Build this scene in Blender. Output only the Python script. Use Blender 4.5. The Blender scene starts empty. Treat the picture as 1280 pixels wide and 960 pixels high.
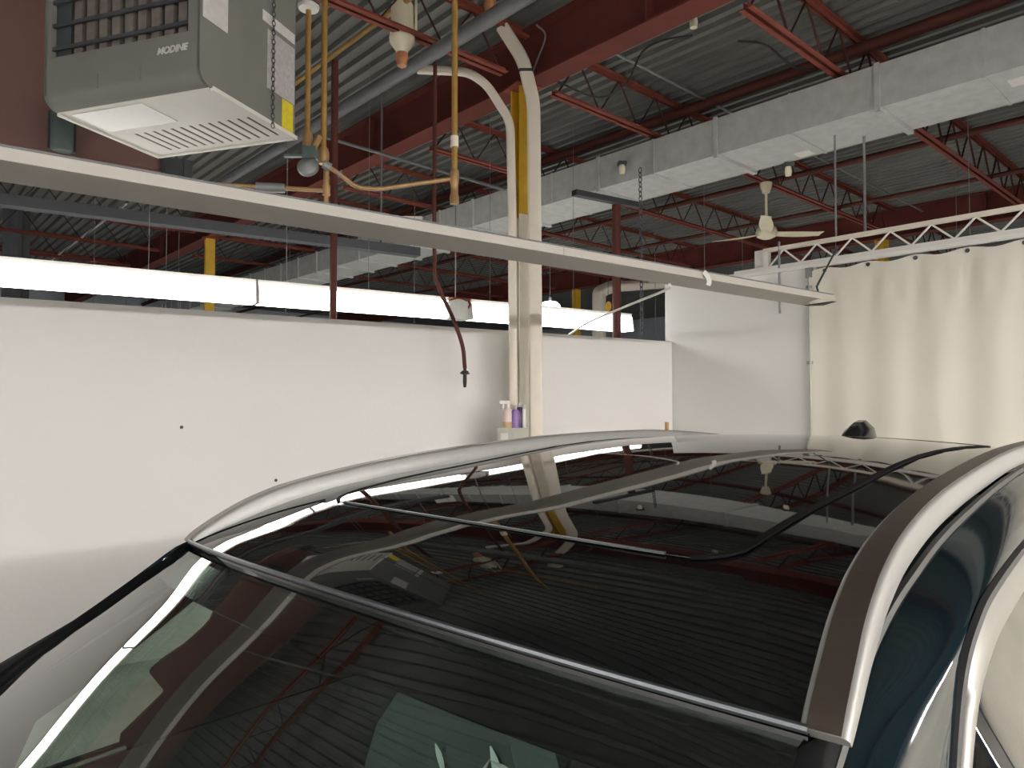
import bpy, bmesh, math, random
from math import sin, cos, pi, radians as R, sqrt
from mathutils import Vector, Matrix
random.seed(7)
sc = bpy.context.scene
COL = sc.collection

# ------------------------------------------------------------------ materials
def lin(c):
    return tuple(((x/255)/12.92 if x/255 <= .04045 else ((x/255+.055)/1.055)**2.4) for x in c)

def mat(name, rgb, rough=.6, metal=0., var=.10, scale=6., spec=.5, coat=0., bump=0., bscale=40., ior=1.5, stretch=None):
    m = bpy.data.materials.new(name); m.use_nodes = True
    nt = m.node_tree; b = nt.nodes['Principled BSDF']
    c = lin(rgb)
    b.inputs['Roughness'].default_value = rough
    b.inputs['Metallic'].default_value = metal
    b.inputs['Specular IOR Level'].default_value = spec
    b.inputs['IOR'].default_value = ior
    b.inputs['Coat Weight'].default_value = coat
    b.inputs['Coat Roughness'].default_value = .02
    tc = nt.nodes.new('ShaderNodeTexCoord')
    src = tc.outputs['Object']
    if stretch:
        mp = nt.nodes.new('ShaderNodeMapping'); mp.inputs['Scale'].default_value = stretch
        nt.links.new(src, mp.inputs['Vector']); src = mp.outputs['Vector']
    if var > 0:
        n = nt.nodes.new('ShaderNodeTexNoise'); n.inputs['Scale'].default_value = scale; n.inputs['Detail'].default_value = 5
        nt.links.new(src, n.inputs['Vector'])
        r = nt.nodes.new('ShaderNodeValToRGB')
        r.color_ramp.elements[0].position = .3; r.color_ramp.elements[1].position = .7
        r.color_ramp.elements[0].color = (*[x*(1-var) for x in c], 1)
        r.color_ramp.elements[1].color = (*[min(1, x*(1+var)) for x in c], 1)
        nt.links.new(n.outputs['Fac'], r.inputs['Fac']); nt.links.new(r.outputs['Color'], b.inputs['Base Color'])
    else:
        b.inputs['Base Color'].default_value = (*c, 1)
    if bump > 0:
        n2 = nt.nodes.new('ShaderNodeTexNoise'); n2.inputs['Scale'].default_value = bscale
        nt.links.new(src, n2.inputs['Vector'])
        bp = nt.nodes.new('ShaderNodeBump'); bp.inputs['Strength'].default_value = bump; bp.inputs['Distance'].default_value = .02
        nt.links.new(n2.outputs['Fac'], bp.inputs['Height']); nt.links.new(bp.outputs['Normal'], b.inputs['Normal'])
    return m

def emit(name, rgb, s):
    m = bpy.data.materials.new(name); m.use_nodes = True
    b = m.node_tree.nodes['Principled BSDF']; c = lin(rgb)
    b.inputs['Base Color'].default_value = (*c, 1); b.inputs['Emission Color'].default_value = (*c, 1)
    b.inputs['Emission Strength'].default_value = s
    return m

def glass(name, tint, ior=1.5, boost=0.):
    m = bpy.data.materials.new(name); m.use_nodes = True
    nt = m.node_tree; nt.nodes.remove(nt.nodes['Principled BSDF']); out = nt.nodes['Material Output']
    f = nt.nodes.new('ShaderNodeFresnel'); f.inputs['IOR'].default_value = ior
    t = nt.nodes.new('ShaderNodeBsdfTransparent'); t.inputs['Color'].default_value = (*tint, 1)
    g = nt.nodes.new('ShaderNodeBsdfGlossy'); g.inputs['Roughness'].default_value = .01
    mx = nt.nodes.new('ShaderNodeMixShader')
    ge = nt.nodes.new('ShaderNodeNewGeometry'); k = nt.nodes.new('ShaderNodeMath'); k.operation = 'SUBTRACT'; k.inputs[0].default_value = 1
    k2 = nt.nodes.new('ShaderNodeMath'); k2.operation = 'MULTIPLY'           # only the outer face of the pane reflects
    nt.links.new(ge.outputs['Backfacing'], k.inputs[1]); nt.links.new(k.outputs[0], k2.inputs[0]); nt.links.new(f.outputs['Fac'], k2.inputs[1])
    a1 = nt.nodes.new('ShaderNodeMath'); a1.operation = 'ADD'; a1.inputs[1].default_value = 1       # both faces of the pane: 2F/(1+F)
    d1 = nt.nodes.new('ShaderNodeMath'); d1.operation = 'DIVIDE'; m1 = nt.nodes.new('ShaderNodeMath'); m1.operation = 'MULTIPLY'; m1.inputs[1].default_value = 2
    nt.links.new(k2.outputs[0], a1.inputs[0]); nt.links.new(k2.outputs[0], m1.inputs[0]); nt.links.new(m1.outputs[0], d1.inputs[0]); nt.links.new(a1.outputs[0], d1.inputs[1])
    nt.links.new(d1.outputs[0], mx.inputs['Fac']); nt.links.new(t.outputs[0], mx.inputs[1]); nt.links.new(g.outputs[0], mx.inputs[2])
    nt.links.new(mx.outputs[0], out.inputs['Surface'])
    return m

M = {}
M['wall'] = mat('white_painted_board', (228, 226, 223), .75, var=.015, scale=.8, bump=.05, bscale=30)
M['wall_r'] = mat('white_painted_wall', (226, 225, 221), .75, var=.012, scale=.7)
M['vinyl'] = mat('white_vinyl', (224, 220, 206), .42, var=.02, scale=1.2)
M['concrete'] = mat('pale_floor_paint', (206, 205, 202), .6, var=.2, scale=2.)
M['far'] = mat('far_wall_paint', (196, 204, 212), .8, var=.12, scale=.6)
M['deck'] = mat('galvanised_deck', (108, 109, 106), .45, .4, var=.12, scale=1.2)
M['red'] = mat('red_oxide_steel', (92, 46, 40), .7, spec=.15, var=.13, scale=3.)
M['redj'] = mat('red_joist_paint', (114, 60, 50), .7, spec=.15, var=.15, scale=4.)
M['webred'] = mat('dark_red_rod_paint', (60, 34, 30), .7, spec=.15, var=.15, scale=4.)
M['brown'] = mat('brown_pipe_paint', (78, 42, 36), .6, spec=.2, var=.12, scale=4.)
M['maroon'] = mat('maroon_sheet', (122, 90, 84), .6, var=.10, scale=1.5)
M['duct'] = mat('galvanised_duct', (190, 193, 190), .5, .25, var=.10, scale=9.)
M['yellow'] = mat('yellow_paint', (206, 166, 44), .55, var=.10, scale=8.)
M['ywhite'] = mat('white_post_paint', (228, 222, 208), .55, var=.03, scale=6.)
M['pvc'] = mat('cream_duct', (226, 217, 202), .5, var=.03, scale=8.)
M['gas'] = mat('yellow_gas_pipe', (150, 116, 58), .5, var=.18, scale=14.)
M['copper'] = mat('copper_pipe', (158, 126, 86), .42, .3, var=.2, scale=20.)
M['dgrey'] = mat('dark_grey_pipe', (92, 94, 96), .6, var=.12, scale=5.)
M['steel'] = mat('grey_steel', (130, 132, 132), .45, .4, var=.12, scale=10.)
M['black'] = mat('black_rubber', (26, 26, 27), .6, var=.1, scale=20.)
M['tray'] = mat('black_tray_paint', (46, 48, 53), .6, var=.1, scale=8.)
M['darkbox'] = mat('dark_metal', (56, 60, 64), .6, var=.2, scale=12.)
M['heater'] = mat('heater_grey', (112, 113, 107), .5, var=.04, scale=5.)
M['heatpan_uplit'] = mat('heater_pan_uplit', (220, 218, 210), .5, var=.03, scale=6.)  # paler than the casing: light from below put into the colour
M['pangrey'] = mat('pan_cover_grey', (196, 196, 190), .3, var=.03)
M['vane'] = mat('dusty_vane', (104, 98, 92), .6, var=.15, scale=25.)
M['paper'] = mat('paper_label', (206, 204, 200), .7, var=.06, scale=30.)
M['greylabel'] = mat('grey_label', (170, 166, 166), .7, var=.14, scale=45.)
M['ylabel'] = mat('yellow_label', (214, 196, 46), .6, var=.10, scale=40.)
M['white'] = mat('white_enamel', (228, 226, 220), .4, var=.015, scale=5.)
M['trough'] = mat('white_reflector', (156, 152, 145), .5, var=.03, scale=4., stretch=(1, 1, 1))
M['fixt'] = mat('off_white_enamel', (172, 168, 160), .5, var=.02, scale=5.)
M['cream'] = mat('cream_plastic', (232, 224, 196), .5, var=.03)
M['amber'] = mat('brown_bulb', (176, 120, 84), .4, var=.1, scale=20)
M['green'] = mat('grey_green_enamel', (78, 92, 90), .5, var=.08, scale=12)
M['lit'] = emit('lit_diffuser', (255, 253, 246), 12.)
M['litbay'] = emit('lit_bay_tube', (255, 251, 247), 150.)
M['litbay_near'] = emit('lit_bay_tube_new', (255, 249, 245), 440.)
M['litdome'] = emit('lit_dome', (255, 255, 250), 10.)
M['paint'] = mat('dark_teal_paint', (8, 20, 25), .07, .0, var=.06, scale=60., coat=.0, ior=1.5)
M['roofpaint'] = mat('black_roof_paint', (6, 8, 9), .03, var=0, ior=1.68, coat=0.)
M['roofglass'] = mat('black_roof_glass', (6, 8, 9), .02, var=0, ior=1.68, coat=0.)
M['trim'] = mat('gloss_black_trim', (12, 13, 14), .12, var=0)
M['seam'] = mat('grey_seam_metal', (150, 150, 150), .32, .8, var=.05, scale=60)
M['rubber'] = mat('seal_rubber', (44, 43, 42), .5, var=.05, scale=40)
M['rail'] = mat('satin_aluminium', (130, 130, 127), .45, .35, var=.03, scale=50)
M['railtop'] = mat('brushed_rail_top', (100, 90, 83), .38, .8, var=.04, scale=70)
M['bright'] = mat('bright_window_trim', (118, 117, 112), .4, .5, var=.02)
M['satin'] = mat('satin_black_trim', (10, 10, 11), .6, var=0, spec=.06)
M['header'] = mat('dark_header_metal', (92, 95, 98), .36, .85, var=.05, scale=60)
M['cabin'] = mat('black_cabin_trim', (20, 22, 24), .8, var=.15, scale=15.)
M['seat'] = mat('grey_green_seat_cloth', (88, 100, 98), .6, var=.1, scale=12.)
M['film_glint'] = mat('white_film_glint', (226, 230, 228), .25, var=.05)  # white paints in the glints of the plastic seat cover
M['wind'] = glass('windshield_glass', (.82, .88, .85), 1.85)
M['side'] = glass('door_glass', (.70, .78, .74), 2.3)
M['qglass'] = glass('green_door_glass', (.90, .97, .92), 1.2)
M['tyre'] = mat('tyre_rubber', (24, 24, 24), .8, var=.1)
M['alloy'] = mat('alloy_rim', (150, 150, 152), .3, .9, var=.04)
M['purple'] = mat('purple_plastic', (136, 108, 164), .4, var=.08, scale=40)
M['dpurple'] = mat('dark_purple_plastic', (74, 52, 92), .4, var=.08, scale=40)
M['pink'] = mat('pale_pink_plastic', (232, 210, 204), .4, var=.04, scale=40)
M['tan'] = mat('tan_label', (196, 168, 130), .6, var=.08, scale=40)
M['boxgrey'] = mat('grey_box_enamel', (176, 176, 162), .5, var=.05, scale=20)
M['bluep'] = mat('blue_sheet', (120, 150, 176), .6, var=.06)
M['wood'] = mat('bare_wood', (176, 138, 92), .7, var=.15, scale=30)

# ------------------------------------------------------------------ mesh builder
class MB:
    def __init__(s): s.v = []; s.f = []
    def add(s, vs, fs):
        o = len(s.v); s.v += [tuple(v) for v in vs]; s.f += [tuple(i+o for i in f) for f in fs]; return s
    def box(s, lo, hi, mtx=None):
        x0, y0, z0 = lo; x1, y1, z1 = hi
        vs = [Vector(p) for p in ((x0,y0,z0),(x1,y0,z0),(x1,y1,z0),(x0,y1,z0),(x0,y0,z1),(x1,y0,z1),(x1,y1,z1),(x0,y1,z1))]
        if mtx: vs = [mtx @ v for v in vs]
        return s.add(vs, [(0,3,2,1),(4,5,6,7),(0,1,5,4),(1,2,6,5),(2,3,7,6),(3,0,4,7)])
    def sweep(s, path, sec, cap=True, up=None, closed=False):
        """sweep a closed 2-D section along a path with parallel transport; sec may be a list of sections"""
        path = [Vector(p) for p in path]; n = len(path)
        multi = isinstance(sec[0][0], (list, tuple)); k = len(sec[0]) if multi else len(sec)
        T = []
        for i in range(n):
            if closed: t = path[(i+1) % n]-path[i-1]
            else: t = path[min(i+1, n-1)]-path[max(i-1, 0)]
            T.append(t.normalized())
        u = Vector(up) if up else (Vector((0,0,1)) if abs(T[0].z) < .9 else Vector((1,0,0)))
        u = (u-T[0]*u.dot(T[0])).normalized(); vs = []
        for i in range(n):
            base = Vector(up) if up else u
            u = (base-T[i]*base.dot(T[i])).normalized(); w = T[i].cross(u)
            for a, b in (sec[i] if multi else sec): vs.append(path[i]+w*a+u*b)
        fs = []
        for i in range(n if closed else n-1):
            j = (i+1) % n
            for q in range(k):
                r = (q+1) % k; fs.append((i*k+q, i*k+r, j*k+r, j*k+q))
        if cap and not closed: fs += [tuple(range(k))[::-1], tuple((n-1)*k+q for q in range(k))]
        return s.add(vs, fs)
    def tube(s, path, r, n=8, cap=True, closed=False):
        return s.sweep(path, [(r*cos(2*pi*i/n), r*sin(2*pi*i/n)) for i in range(n)], cap, closed=closed)
    def lathe(s, prof, c=(0,0,0), n=20, mtx=None):
        vs = []; m = len(prof)
        for i in range(n):
            a = 2*pi*i/n
            for r, z in prof: vs.append(Vector((r*cos(a), r*sin(a), z)))
        if mtx: vs = [mtx @ v for v in vs]
        vs = [v+Vector(c) for v in vs]
        fs = [(i*m+j, ((i+1) % n)*m+j, ((i+1) % n)*m+j+1, i*m+j+1) for i in range(n) for j in range(m-1)]
        if prof[0][0] > 1e-6: fs.append(tuple(i*m for i in range(n))[::-1])
        if prof[-1][0] > 1e-6: fs.append(tuple(i*m+m-1 for i in range(n)))
        return s.add(vs, fs)
    def grid(s, rows, flip=False):
        n, k = len(rows), len(rows[0]); vs = [p for r in rows for p in r]
        fs = [(i*k+j, i*k+j+1, (i+1)*k+j+1, (i+1)*k+j) for i in range(n-1) for j in range(k-1)]
        if flip: fs = [f[::-1] for f in fs]
        return s.add(vs, fs)
    def slab(s, rows, thick, nrm=(0,0,1)):
        """a grid with thickness: top rows, a copy moved by -thick*nrm and the rim"""
        n, k = len(rows), len(rows[0]); d = Vector(nrm)*thick
        top = [Vector(p) for r in rows for p in r]; bot = [p-d for p in top]; N = n*k
        fs = []
        for i in range(n-1):
            for j in range(k-1):
                q = (i*k+j, i*k+j+1, (i+1)*k+j+1, (i+1)*k+j); fs += [q, tuple(N+a for a in q[::-1])]
        rim = [j for j in range(k)] + [i*k+k-1 for i in range(1, n)] + [(n-1)*k+j for j in range(k-2, -1, -1)] + [i*k for i in range(n-2, 0, -1)]
        for a, b in zip(rim, rim[1:]+rim[:1]): fs.append((b, a, N+a, N+b))
        return s.add(top+bot, fs)
    def prism(s, poly, a, b, axis='y'):
        def p(u, v, t): return (u, t, v) if axis == 'y' else ((t, u, v) if axis == 'x' else (u, v, t))
        n = len(poly); vs = [p(u, v, a) for u, v in poly]+[p(u, v, b) for u, v in poly]
        return s.add(vs, [tuple(range(n)), tuple(range(2*n-1, n-1, -1))]+[(i, (i+1) % n+n*0, (i+1) % n+n, i+n)[::-1] for i in range(n)])
    def build(s, name, m, parent=None, smooth=True, ang=40, clean=False):
        me = bpy.data.meshes.new(name); me.from_pydata(s.v, [], s.f); me.validate()
        bm = bmesh.new(); bm.from_mesh(me)
        if clean: bmesh.ops.remove_doubles(bm, verts=bm.verts, dist=1e-5)
        bmesh.ops.recalc_face_normals(bm, faces=bm.faces); bm.to_mesh(me); bm.free()
        if smooth:
            for p in me.polygons: p.use_smooth = True
            me.set_sharp_from_angle(angle=R(ang))
        me.materials.append(m if not isinstance(m, str) else M[m])
        o = bpy.data.objects.new(name, me); COL.objects.link(o)
        if parent: o.parent = parent
        return o

def tag(o, label, cat, group=None):
    o['label'] = label; o['category'] = cat
    if group: o['group'] = group
    return o
def struct(o): o['kind'] = 'structure'; return o
def empty(name, loc, rz=0, label=None, cat=None, group=None):
    o = bpy.data.objects.new(name, None); COL.objects.link(o); o.location = loc; o.rotation_euler = (0, 0, rz); o.empty_display_size = .1
    if label: tag(o, label, cat, group)
    return o
def copy_tree(o, loc, label=None):
    c = o.copy(); COL.objects.link(c); c.location = loc
    if label: c['label'] = label
    for ch in list(o.children):
        d = ch.copy(); COL.objects.link(d); d.parent = c
    return c
def crom(pts, n):
    """Catmull-Rom through pts, n samples per span"""
    P = [Vector(p) for p in pts]; P = [P[0]*2-P[1]]+P+[P[-1]*2-P[-2]]; out = []
    for i in range(1, len(P)-2):
        for k in range(n):
            t = k/n; a, b, c, d = P[i-1:i+3]
            out.append(.5*((2*b)+(c-a)*t+(2*a-5*b+4*c-d)*t*t+(3*b-a-3*c+d)*t**3))
    return out+[P[-2]]
def rel(pts, o): return [Vector(p)-Vector(o) for p in pts]

HZ = 1.75                                   # eye height
WA = R(-9.7)                                # the partition is turned 9.7 degrees from the roof steel
WD = Vector((cos(WA), sin(WA), 0)); WN = Vector((-sin(WA), cos(WA), 0))
def W(s, p, z): return WD*s+WN*p+Vector((0, 0, z))      # along the partition, away from it, height
S_CORNER = 6.443*cos(WA)+4.529*sin(WA)      # corner of the two partitions

# ------------------------------------------------------------------ shell
struct(MB().box((-7, -7.2, -.15), (23, 25, 0)).build('floor', 'concrete', smooth=False))
dk = MB(); prof = []; x = -7.
while x < 23:
    prof += [(x, 5.055), (x+.05, 5.055), (x+.064, 5.098), (x+.138, 5.098)]; x += .152
prof += [(x, 5.055), (x, 5.2), (-7., 5.2)]
n = len(prof)
vs = [(a, -7.2, b) for a, b in prof]+[(a, 25, b) for a, b in prof]
fs = [(i, (i+1) % n, (i+1) % n+n, i+n) for i in range(n)]
dk.add(vs, fs); struct(dk.build('ceiling', 'deck', smooth=False))

mt = Matrix.Rotation(WA, 4, 'Z')
struct(MB().box((-9.0, 5.55, 0), (S_CORNER, 5.67, 2.437), mt).build('wall_left', 'wall', smooth=False))
struct(MB().box((6.45, 3.0, 0), (6.57, 4.62, 3.065)).build('wall_back', 'wall_r', smooth=False))
struct(MB().box((-5.6, -6.75, 0), (6.4, -6.6, 3.6)).build('wall_right', 'wall_r', smooth=False))
struct(MB().box((-6.4, -6.75, 0), (-6.2, 6.9, 3.6)).build('wall_front', 'wall_r', smooth=False))
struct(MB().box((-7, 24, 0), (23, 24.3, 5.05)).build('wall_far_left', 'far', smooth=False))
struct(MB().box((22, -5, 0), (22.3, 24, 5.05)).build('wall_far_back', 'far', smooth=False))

# ------------------------------------------------------------------ roof steel
def ibeam(x, y0, y1, name, label):
    e = empty(name, (x, y0, 4.58), 0, label, 'beam', 'main red roof beams'); L = y1-y0; h = .47
    MB().box((-.008, 0, .016), (.008, L, h-.016)).build('web', 'red', e, False)
    MB().box((-.11, 0, 0), (.11, L, .016)).build('flange', 'red', e, False)
    MB().box((-.11, 0, h-.016), (.11, L, h)).build('flange', 'red', e, False)
    st = MB()
    for q in (3.9, 7.6, 11.5, 15.4, 19.2): st.box((-.1, q-.006, .016), (.1, q+.006, h-.016))
    st.build('stiffener', 'red', e, False)
    return e
ibeam(4.35, -4.4, 24, 'roof_beam', 'large red steel roof beam passing above the white and yellow column')
ibeam(12.85, -4.4, 24, 'roof_beam', 'red steel roof beam far behind the white curtain and its truss')

def langle(mb, x0, x1, y, z, sy, sz, a=.045, t=.006):
    mb.box((x0, min(y, y+sy*a), min(z, z+sz*t)), (x1, max(y, y+sy*a), max(z, z+sz*t)))
    mb.box((x0, min(y, y+sy*t), min(z, z+sz*a)), (x1, max(y, y+sy*t), max(z, z+sz*a)))
def joist(loc, label):
    e = empty('roof_joist', loc, 0, label, 'roof joist', 'red open-web roof joists')
    L = 8.5; b = MB(); t = MB(); w = MB()
    for s in (1, -1):
        langle(b, .3, L-.3, s*.012, 0, s, 1); langle(t, .02, L-.02, s*.012, .45, s, -1)
    path = []; x = .35; k = 0
    while x < L-.3:
        path.append((x, 0, .425 if k % 2 else .02)); x += .3; k += 1
    w.tube(path, .011, 6)
    t.build('top_chord', 'redj', e, False); b.build('bottom_chord', 'redj', e, False); w.build('web_rod', 'webred', e, False)
    return e
ROWS = {-1: 2.62, 0: 4.55, 1: 6.46, 2: 8.39, 3: 10.31, 4: 12.23, 5: 14.15, 6: 16.07, 7: 18.0}
ORD = {-1: 'one row nearer than the column', 0: 'in line with the yellow-topped column', 1: 'first row behind the column', 2: 'second row behind the column',
       3: 'third row behind the column', 4: 'fourth row behind the column', 5: 'fifth row behind the column', 6: 'sixth row behind the column', 7: 'seventh row behind the column'}
BAY = {'L': (-4.15, 'left of the large red beam'), 'M': (4.35, 'between the two red beams'), 'F': (12.85, 'beyond the far red beam')}
proto = None
for bay, rows in (('L', (0, 4, 5, 6, 7)), ('M', (-1, 0, 1, 2, 3, 4, 5)), ('F', (-1, 0, 1))):
    for r in rows:
        lab = 'red open-web roof joist, %s, %s' % (ORD[r], BAY[bay][1])
        loc = (BAY[bay][0], ROWS[r], 4.6)
        if proto is None: proto = joist(loc, lab)
        else: copy_tree(proto, loc, lab)

# pipes below the deck that run with the beams
def pipe(name, pts, r, m, label, cat, n=10, group=None):
    o = MB().tube(rel(pts, pts[0]), r, n).build(name, m); o.location = pts[0]
    return tag(o, label, cat, group)
pipe('sprinkler_pipe', [(6.4, -2, 4.86), (6.4, 23.9, 4.86)], .055, 'brown', 'thick brown sprinkler pipe running above the near edge of the grey duct', 'pipe')
pipe('sprinkler_pipe', [(9.3, -1, 4.86), (9.3, 23.9, 4.86)], .04, 'brown', 'brown sprinkler pipe above the ceiling fan, beyond the grey duct', 'pipe')
pipe('sprinkler_pipe', [(10.8, -1, 4.72), (10.8, 23.9, 4.72)], .03, 'brown', 'thin brown pipe between the ceiling fan and the far red beam', 'pipe')
pipe('drain_pipe', [(3.2, 2.2, 4.45), (3.2, 9.6, 4.45)], .055, 'dgrey', 'thick dark grey pipe slung under the joists before the red beam', 'pipe')
pipe('gas_line', [(3.04, 3.2, 4.85), (3.04, 7.4, 4.85)], .022, 'gas', 'slanting yellow gas line under the deck above the heater pipes', 'pipe')
pipe('conduit', [(4.5, 4.06, 4.9), (12.7, 4.06, 4.9)], .012, 'steel', 'thin bright conduit crossing under the deck on the right', 'conduit')
pipe('conduit', [(3.1, 12.6, 4.98), (3.1, 20.5, 4.98)], .022, 'white', 'thin white conduit under the deck at the far left', 'conduit')
pipe('bridging_bar', [(3.31, 6.45, 4.41), (4.66, 5.22, 3.87)], .016, 'dgrey', 'dark slanting bar crossing behind the copper pipe to the column', 'bar')

pipe('black_cable', crom([(5.43, 3.58, 5.05), (5.23, 3.757, 5.0), (5.094, 3.883, 4.89), (4.993, 3.975, 4.617), (4.808, 4.143, 4.487), (4.556, 4.372, 4.62), (4.44, 4.506, 4.70)], 5), .009, 'black', 'black cable sagging from the deck to the column top right of the red beam', 'cable')
pipe('black_cable', crom([(5.82, 3.36, 5.05), (5.995, 3.198, 5.02), (6.116, 3.087, 4.889), (6.2, 3.0, 4.80), (6.33, 2.9, 4.79)], 5), .010, 'black', 'black cable dropping from the deck to the brown pipe at the upper right', 'cable')
# ------------------------------------------------------------------ ventilation duct
e = empty('air_duct', (6.13, -3, 4.19), 0, 'big grey sheet-metal air duct crossing the ceiling above the white curtain', 'duct')
MB().box((0, 0, 0), (.72, 25, .36)).build('duct_body', 'duct', e, False)
y = .03
k = 0
while y < 24.5:
    if k % 2 == 1 or k > 12:
        MB().box((-.012, y-.025, -.03), (.74, y+.025, 0)).box((-.02, y-.02, -.03), (0, y+.02, .37)).build('flange', 'duct', e, False)
    else:
        MB().box((-.006, y-.012, -.008), (.726, y+.012, .366)).build('seam', 'duct', e, False)
    y += .75; k += 1
for q in ((.2, 4.28), (.52, 6.1)): MB().box((q[0], q[1], -.01), (q[0]+.14, q[1]+.15, 0)).build('patch', 'white', e, False)

# ------------------------------------------------------------------ main column with its two cream ducts
def hcol(name, loc, h, paint_from, label):
    e = empty(name, loc, 0, label, 'column')
    a = R(-12); m = Matrix.Rotation(a, 4, 'Z')
    def sect(z0, z1, nm, mt_):
        MB().box((-.075, -.078, z0), (.075, -.064, z1), m).box((-.075, .064, z0), (.075, .078, z1), m).box((-.007, -.064, z0), (.007, .064, z1), m).build(nm, mt_, e, False)
    if paint_from > 0: sect(0, paint_from, 'lower_shaft', 'ywhite')
    sect(paint_from, h-.012, 'upper_shaft', 'yellow')
    MB().box((-.13, -.13, h-.012), (.13, .13, h), m).build('cap_plate', 'redj', e, False)
    MB().box((-.15, -.15, 0), (.15, .15, .02), m).build('base_plate', 'ywhite', e, False)
    return e
hcol('steel_column', (4.33, 4.62, 0), 4.58, 3.43, 'tall steel column in front of the partition, white below and yellow above')
hcol('steel_column', (4.35, 12.4, 0), 4.58, 1.0, 'far yellow steel column seen behind the lit strip on the left')
hcol('steel_column', (12.85, 4.75, 0), 4.58, 1.0, 'yellow steel column seen through the curtain truss')
hcol('steel_column', (12.85, 11.8, 0), 4.58, 1.0, 'far yellow steel column right of the lit dome lamp')

def flat(w, h, r=.02):
    out = []
    for cx, cy, a0 in ((w/2-r, h/2-r, 0), (-w/2+r, h/2-r, 90), (-w/2+r, -h/2+r, 180), (w/2-r, -h/2+r, 270)):
        for k in range(4):
            a = R(a0+k*30); out.append((cx+r*cos(a), cy+r*sin(a)))
    return out
def bend(pts, rad=.12, n=5):
    P = [Vector(p) for p in pts]; out = [P[0]]
    for a, b, c in zip(P, P[1:], P[2:]):
        d = min(rad, (a-b).length*.45, (c-b).length*.45)
        p0 = b+(a-b).normalized()*d; p1 = b+(c-b).normalized()*d
        for k in range(n+1):
            t = k/n; out.append(p0*(1-t)**2+b*2*t*(1-t)+p1*t*t)
    return out+[P[-1]]
vd = Vector((.669, .743, 0))                                   # seen square on from the bay
Ld = bend([(3.53, 5.1, 4.668), (3.86, 4.806, 4.65), (3.98, 4.70, 4.54), (4.135, 4.567, 4.22), (4.145, 4.552, 3.4), (4.16, 4.54, .02)], .1)
o = MB().sweep(rel(Ld, Ld[-1]), flat(.075, .05, .02), up=vd).build('cable_duct', 'pvc'); o.location = Ld[-1]
tag(o, 'cream cable duct on the left of the column, bent left under the red beam', 'duct')
Rd = bend([(4.04, 4.568, 5.02), (4.177, 4.447, 4.73), (4.243, 4.387, 4.36), (4.25, 4.383, 3.4), (4.265, 4.37, .02)], .1)
o = MB().sweep(rel(Rd, Rd[-1]), flat(.115, .05, .02), up=vd).build('cable_duct', 'pvc'); o.location = Rd[-1]
e = o; tag(o, 'thick cream cable duct on the right of the column, kinked towards the ceiling', 'duct')
for z in (1.72, 4.62):
    q = min(Rd, key=lambda p: abs(p.z-z))
    mb = MB().sweep([q-Vector((0, 0, .012))-Rd[-1], q+Vector((0, 0, .012))-Rd[-1]], flat(.125, .06, .02), up=vd)
    mb.build('strap', 'rubber' if z > 3 else 'pvc', e)
pipe('grey_wire', crom([(4.22, 4.45, 4.5), (4.3, 4.4, 4.75), (4.33, 4.33, 4.95), (4.25, 4.36, 5.03)], 6), .008, 'steel', 'loose grey wire looping beside the kinked cream duct', 'wire')
# far ducts beside the far column
o = MB().sweep(bend([(.0, 0, 4.2), (.0, 0, 4.3), (.25, -.15, 4.45), (1.6, -1.2, 4.6)], .15), flat(.3, .2, .06)).build('cable_duct', 'pvc'); o.location = (12.3, 10.6, 0)
o2 = MB().sweep([(0, 0, .02), (0, 0, 4.25)], flat(.3, .2, .06)).build('riser', 'pvc', o)
tag(o, 'far cream cable duct bending right beside the far yellow column', 'duct')

# ------------------------------------------------------------------ partition posts, strut, hangers
pipe('wall_post', [W(1.92, 5.72, 0), W(1.92, 5.72, 4.6)], .03, 'brown', 'brown pipe post rising behind the partition left of the column', 'post')
pipe('wall_post', [W(4.96, 5.72, 0), W(4.96, 5.72, 3.86)], .045, 'brown', 'brown pipe post rising behind the partition near the room corner', 'post')
o = MB().box((-.1, -.04, 0), (.78, .04, .055)).build('strut_channel', 'tray', smooth=False); o.location = (5.37, 4.85, 3.86); o.rotation_euler = (0, 0, R(-9.7))
tag(o, 'dark grey strut channel held under the duct by the corner post', 'strut')

def chain(name, top, bottom, label, r=.004, link=.045):
    top = Vector(top); bottom = Vector(bottom); L = (top-bottom).length; n = max(2, int(L/(link*.8))); mb = MB()
    for i in range(n):
        c = top.lerp(bottom, (i+.5)/n)-top; w = link*.3; h = link*.5
        pts = [(w*cos(a), 0, h*sin(a)) if i % 2 else (0, w*cos(a), h*sin(a)) for a in [2*pi*q/8 for q in range(8)]]
        mb.tube([Vector(p)+c for p in pts], r, 4, closed=True)
    o = mb.build(name, 'darkbox'); o.location = top
    return tag(o, label, 'chain')
chain('hanging_chain', (5.886, 4.514, 4.19), (5.893, 4.507, 2.47), 'chain hanging from the duct flange above the strip fixture', .006, .06)
pipe('hanger_rod', [(6.7, 2.615, 4.19), (6.5, 2.54, 3.24)], .012, 'steel', 'thin grey rod hanging from the duct to the curtain truss', 'rod')
pipe('hanger_rod', [(6.47, 2.78, 4.19), (6.47, 2.78, 3.24)], .009, 'steel', 'thin rod dropping from the duct beside the fan to the truss end', 'rod')

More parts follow.
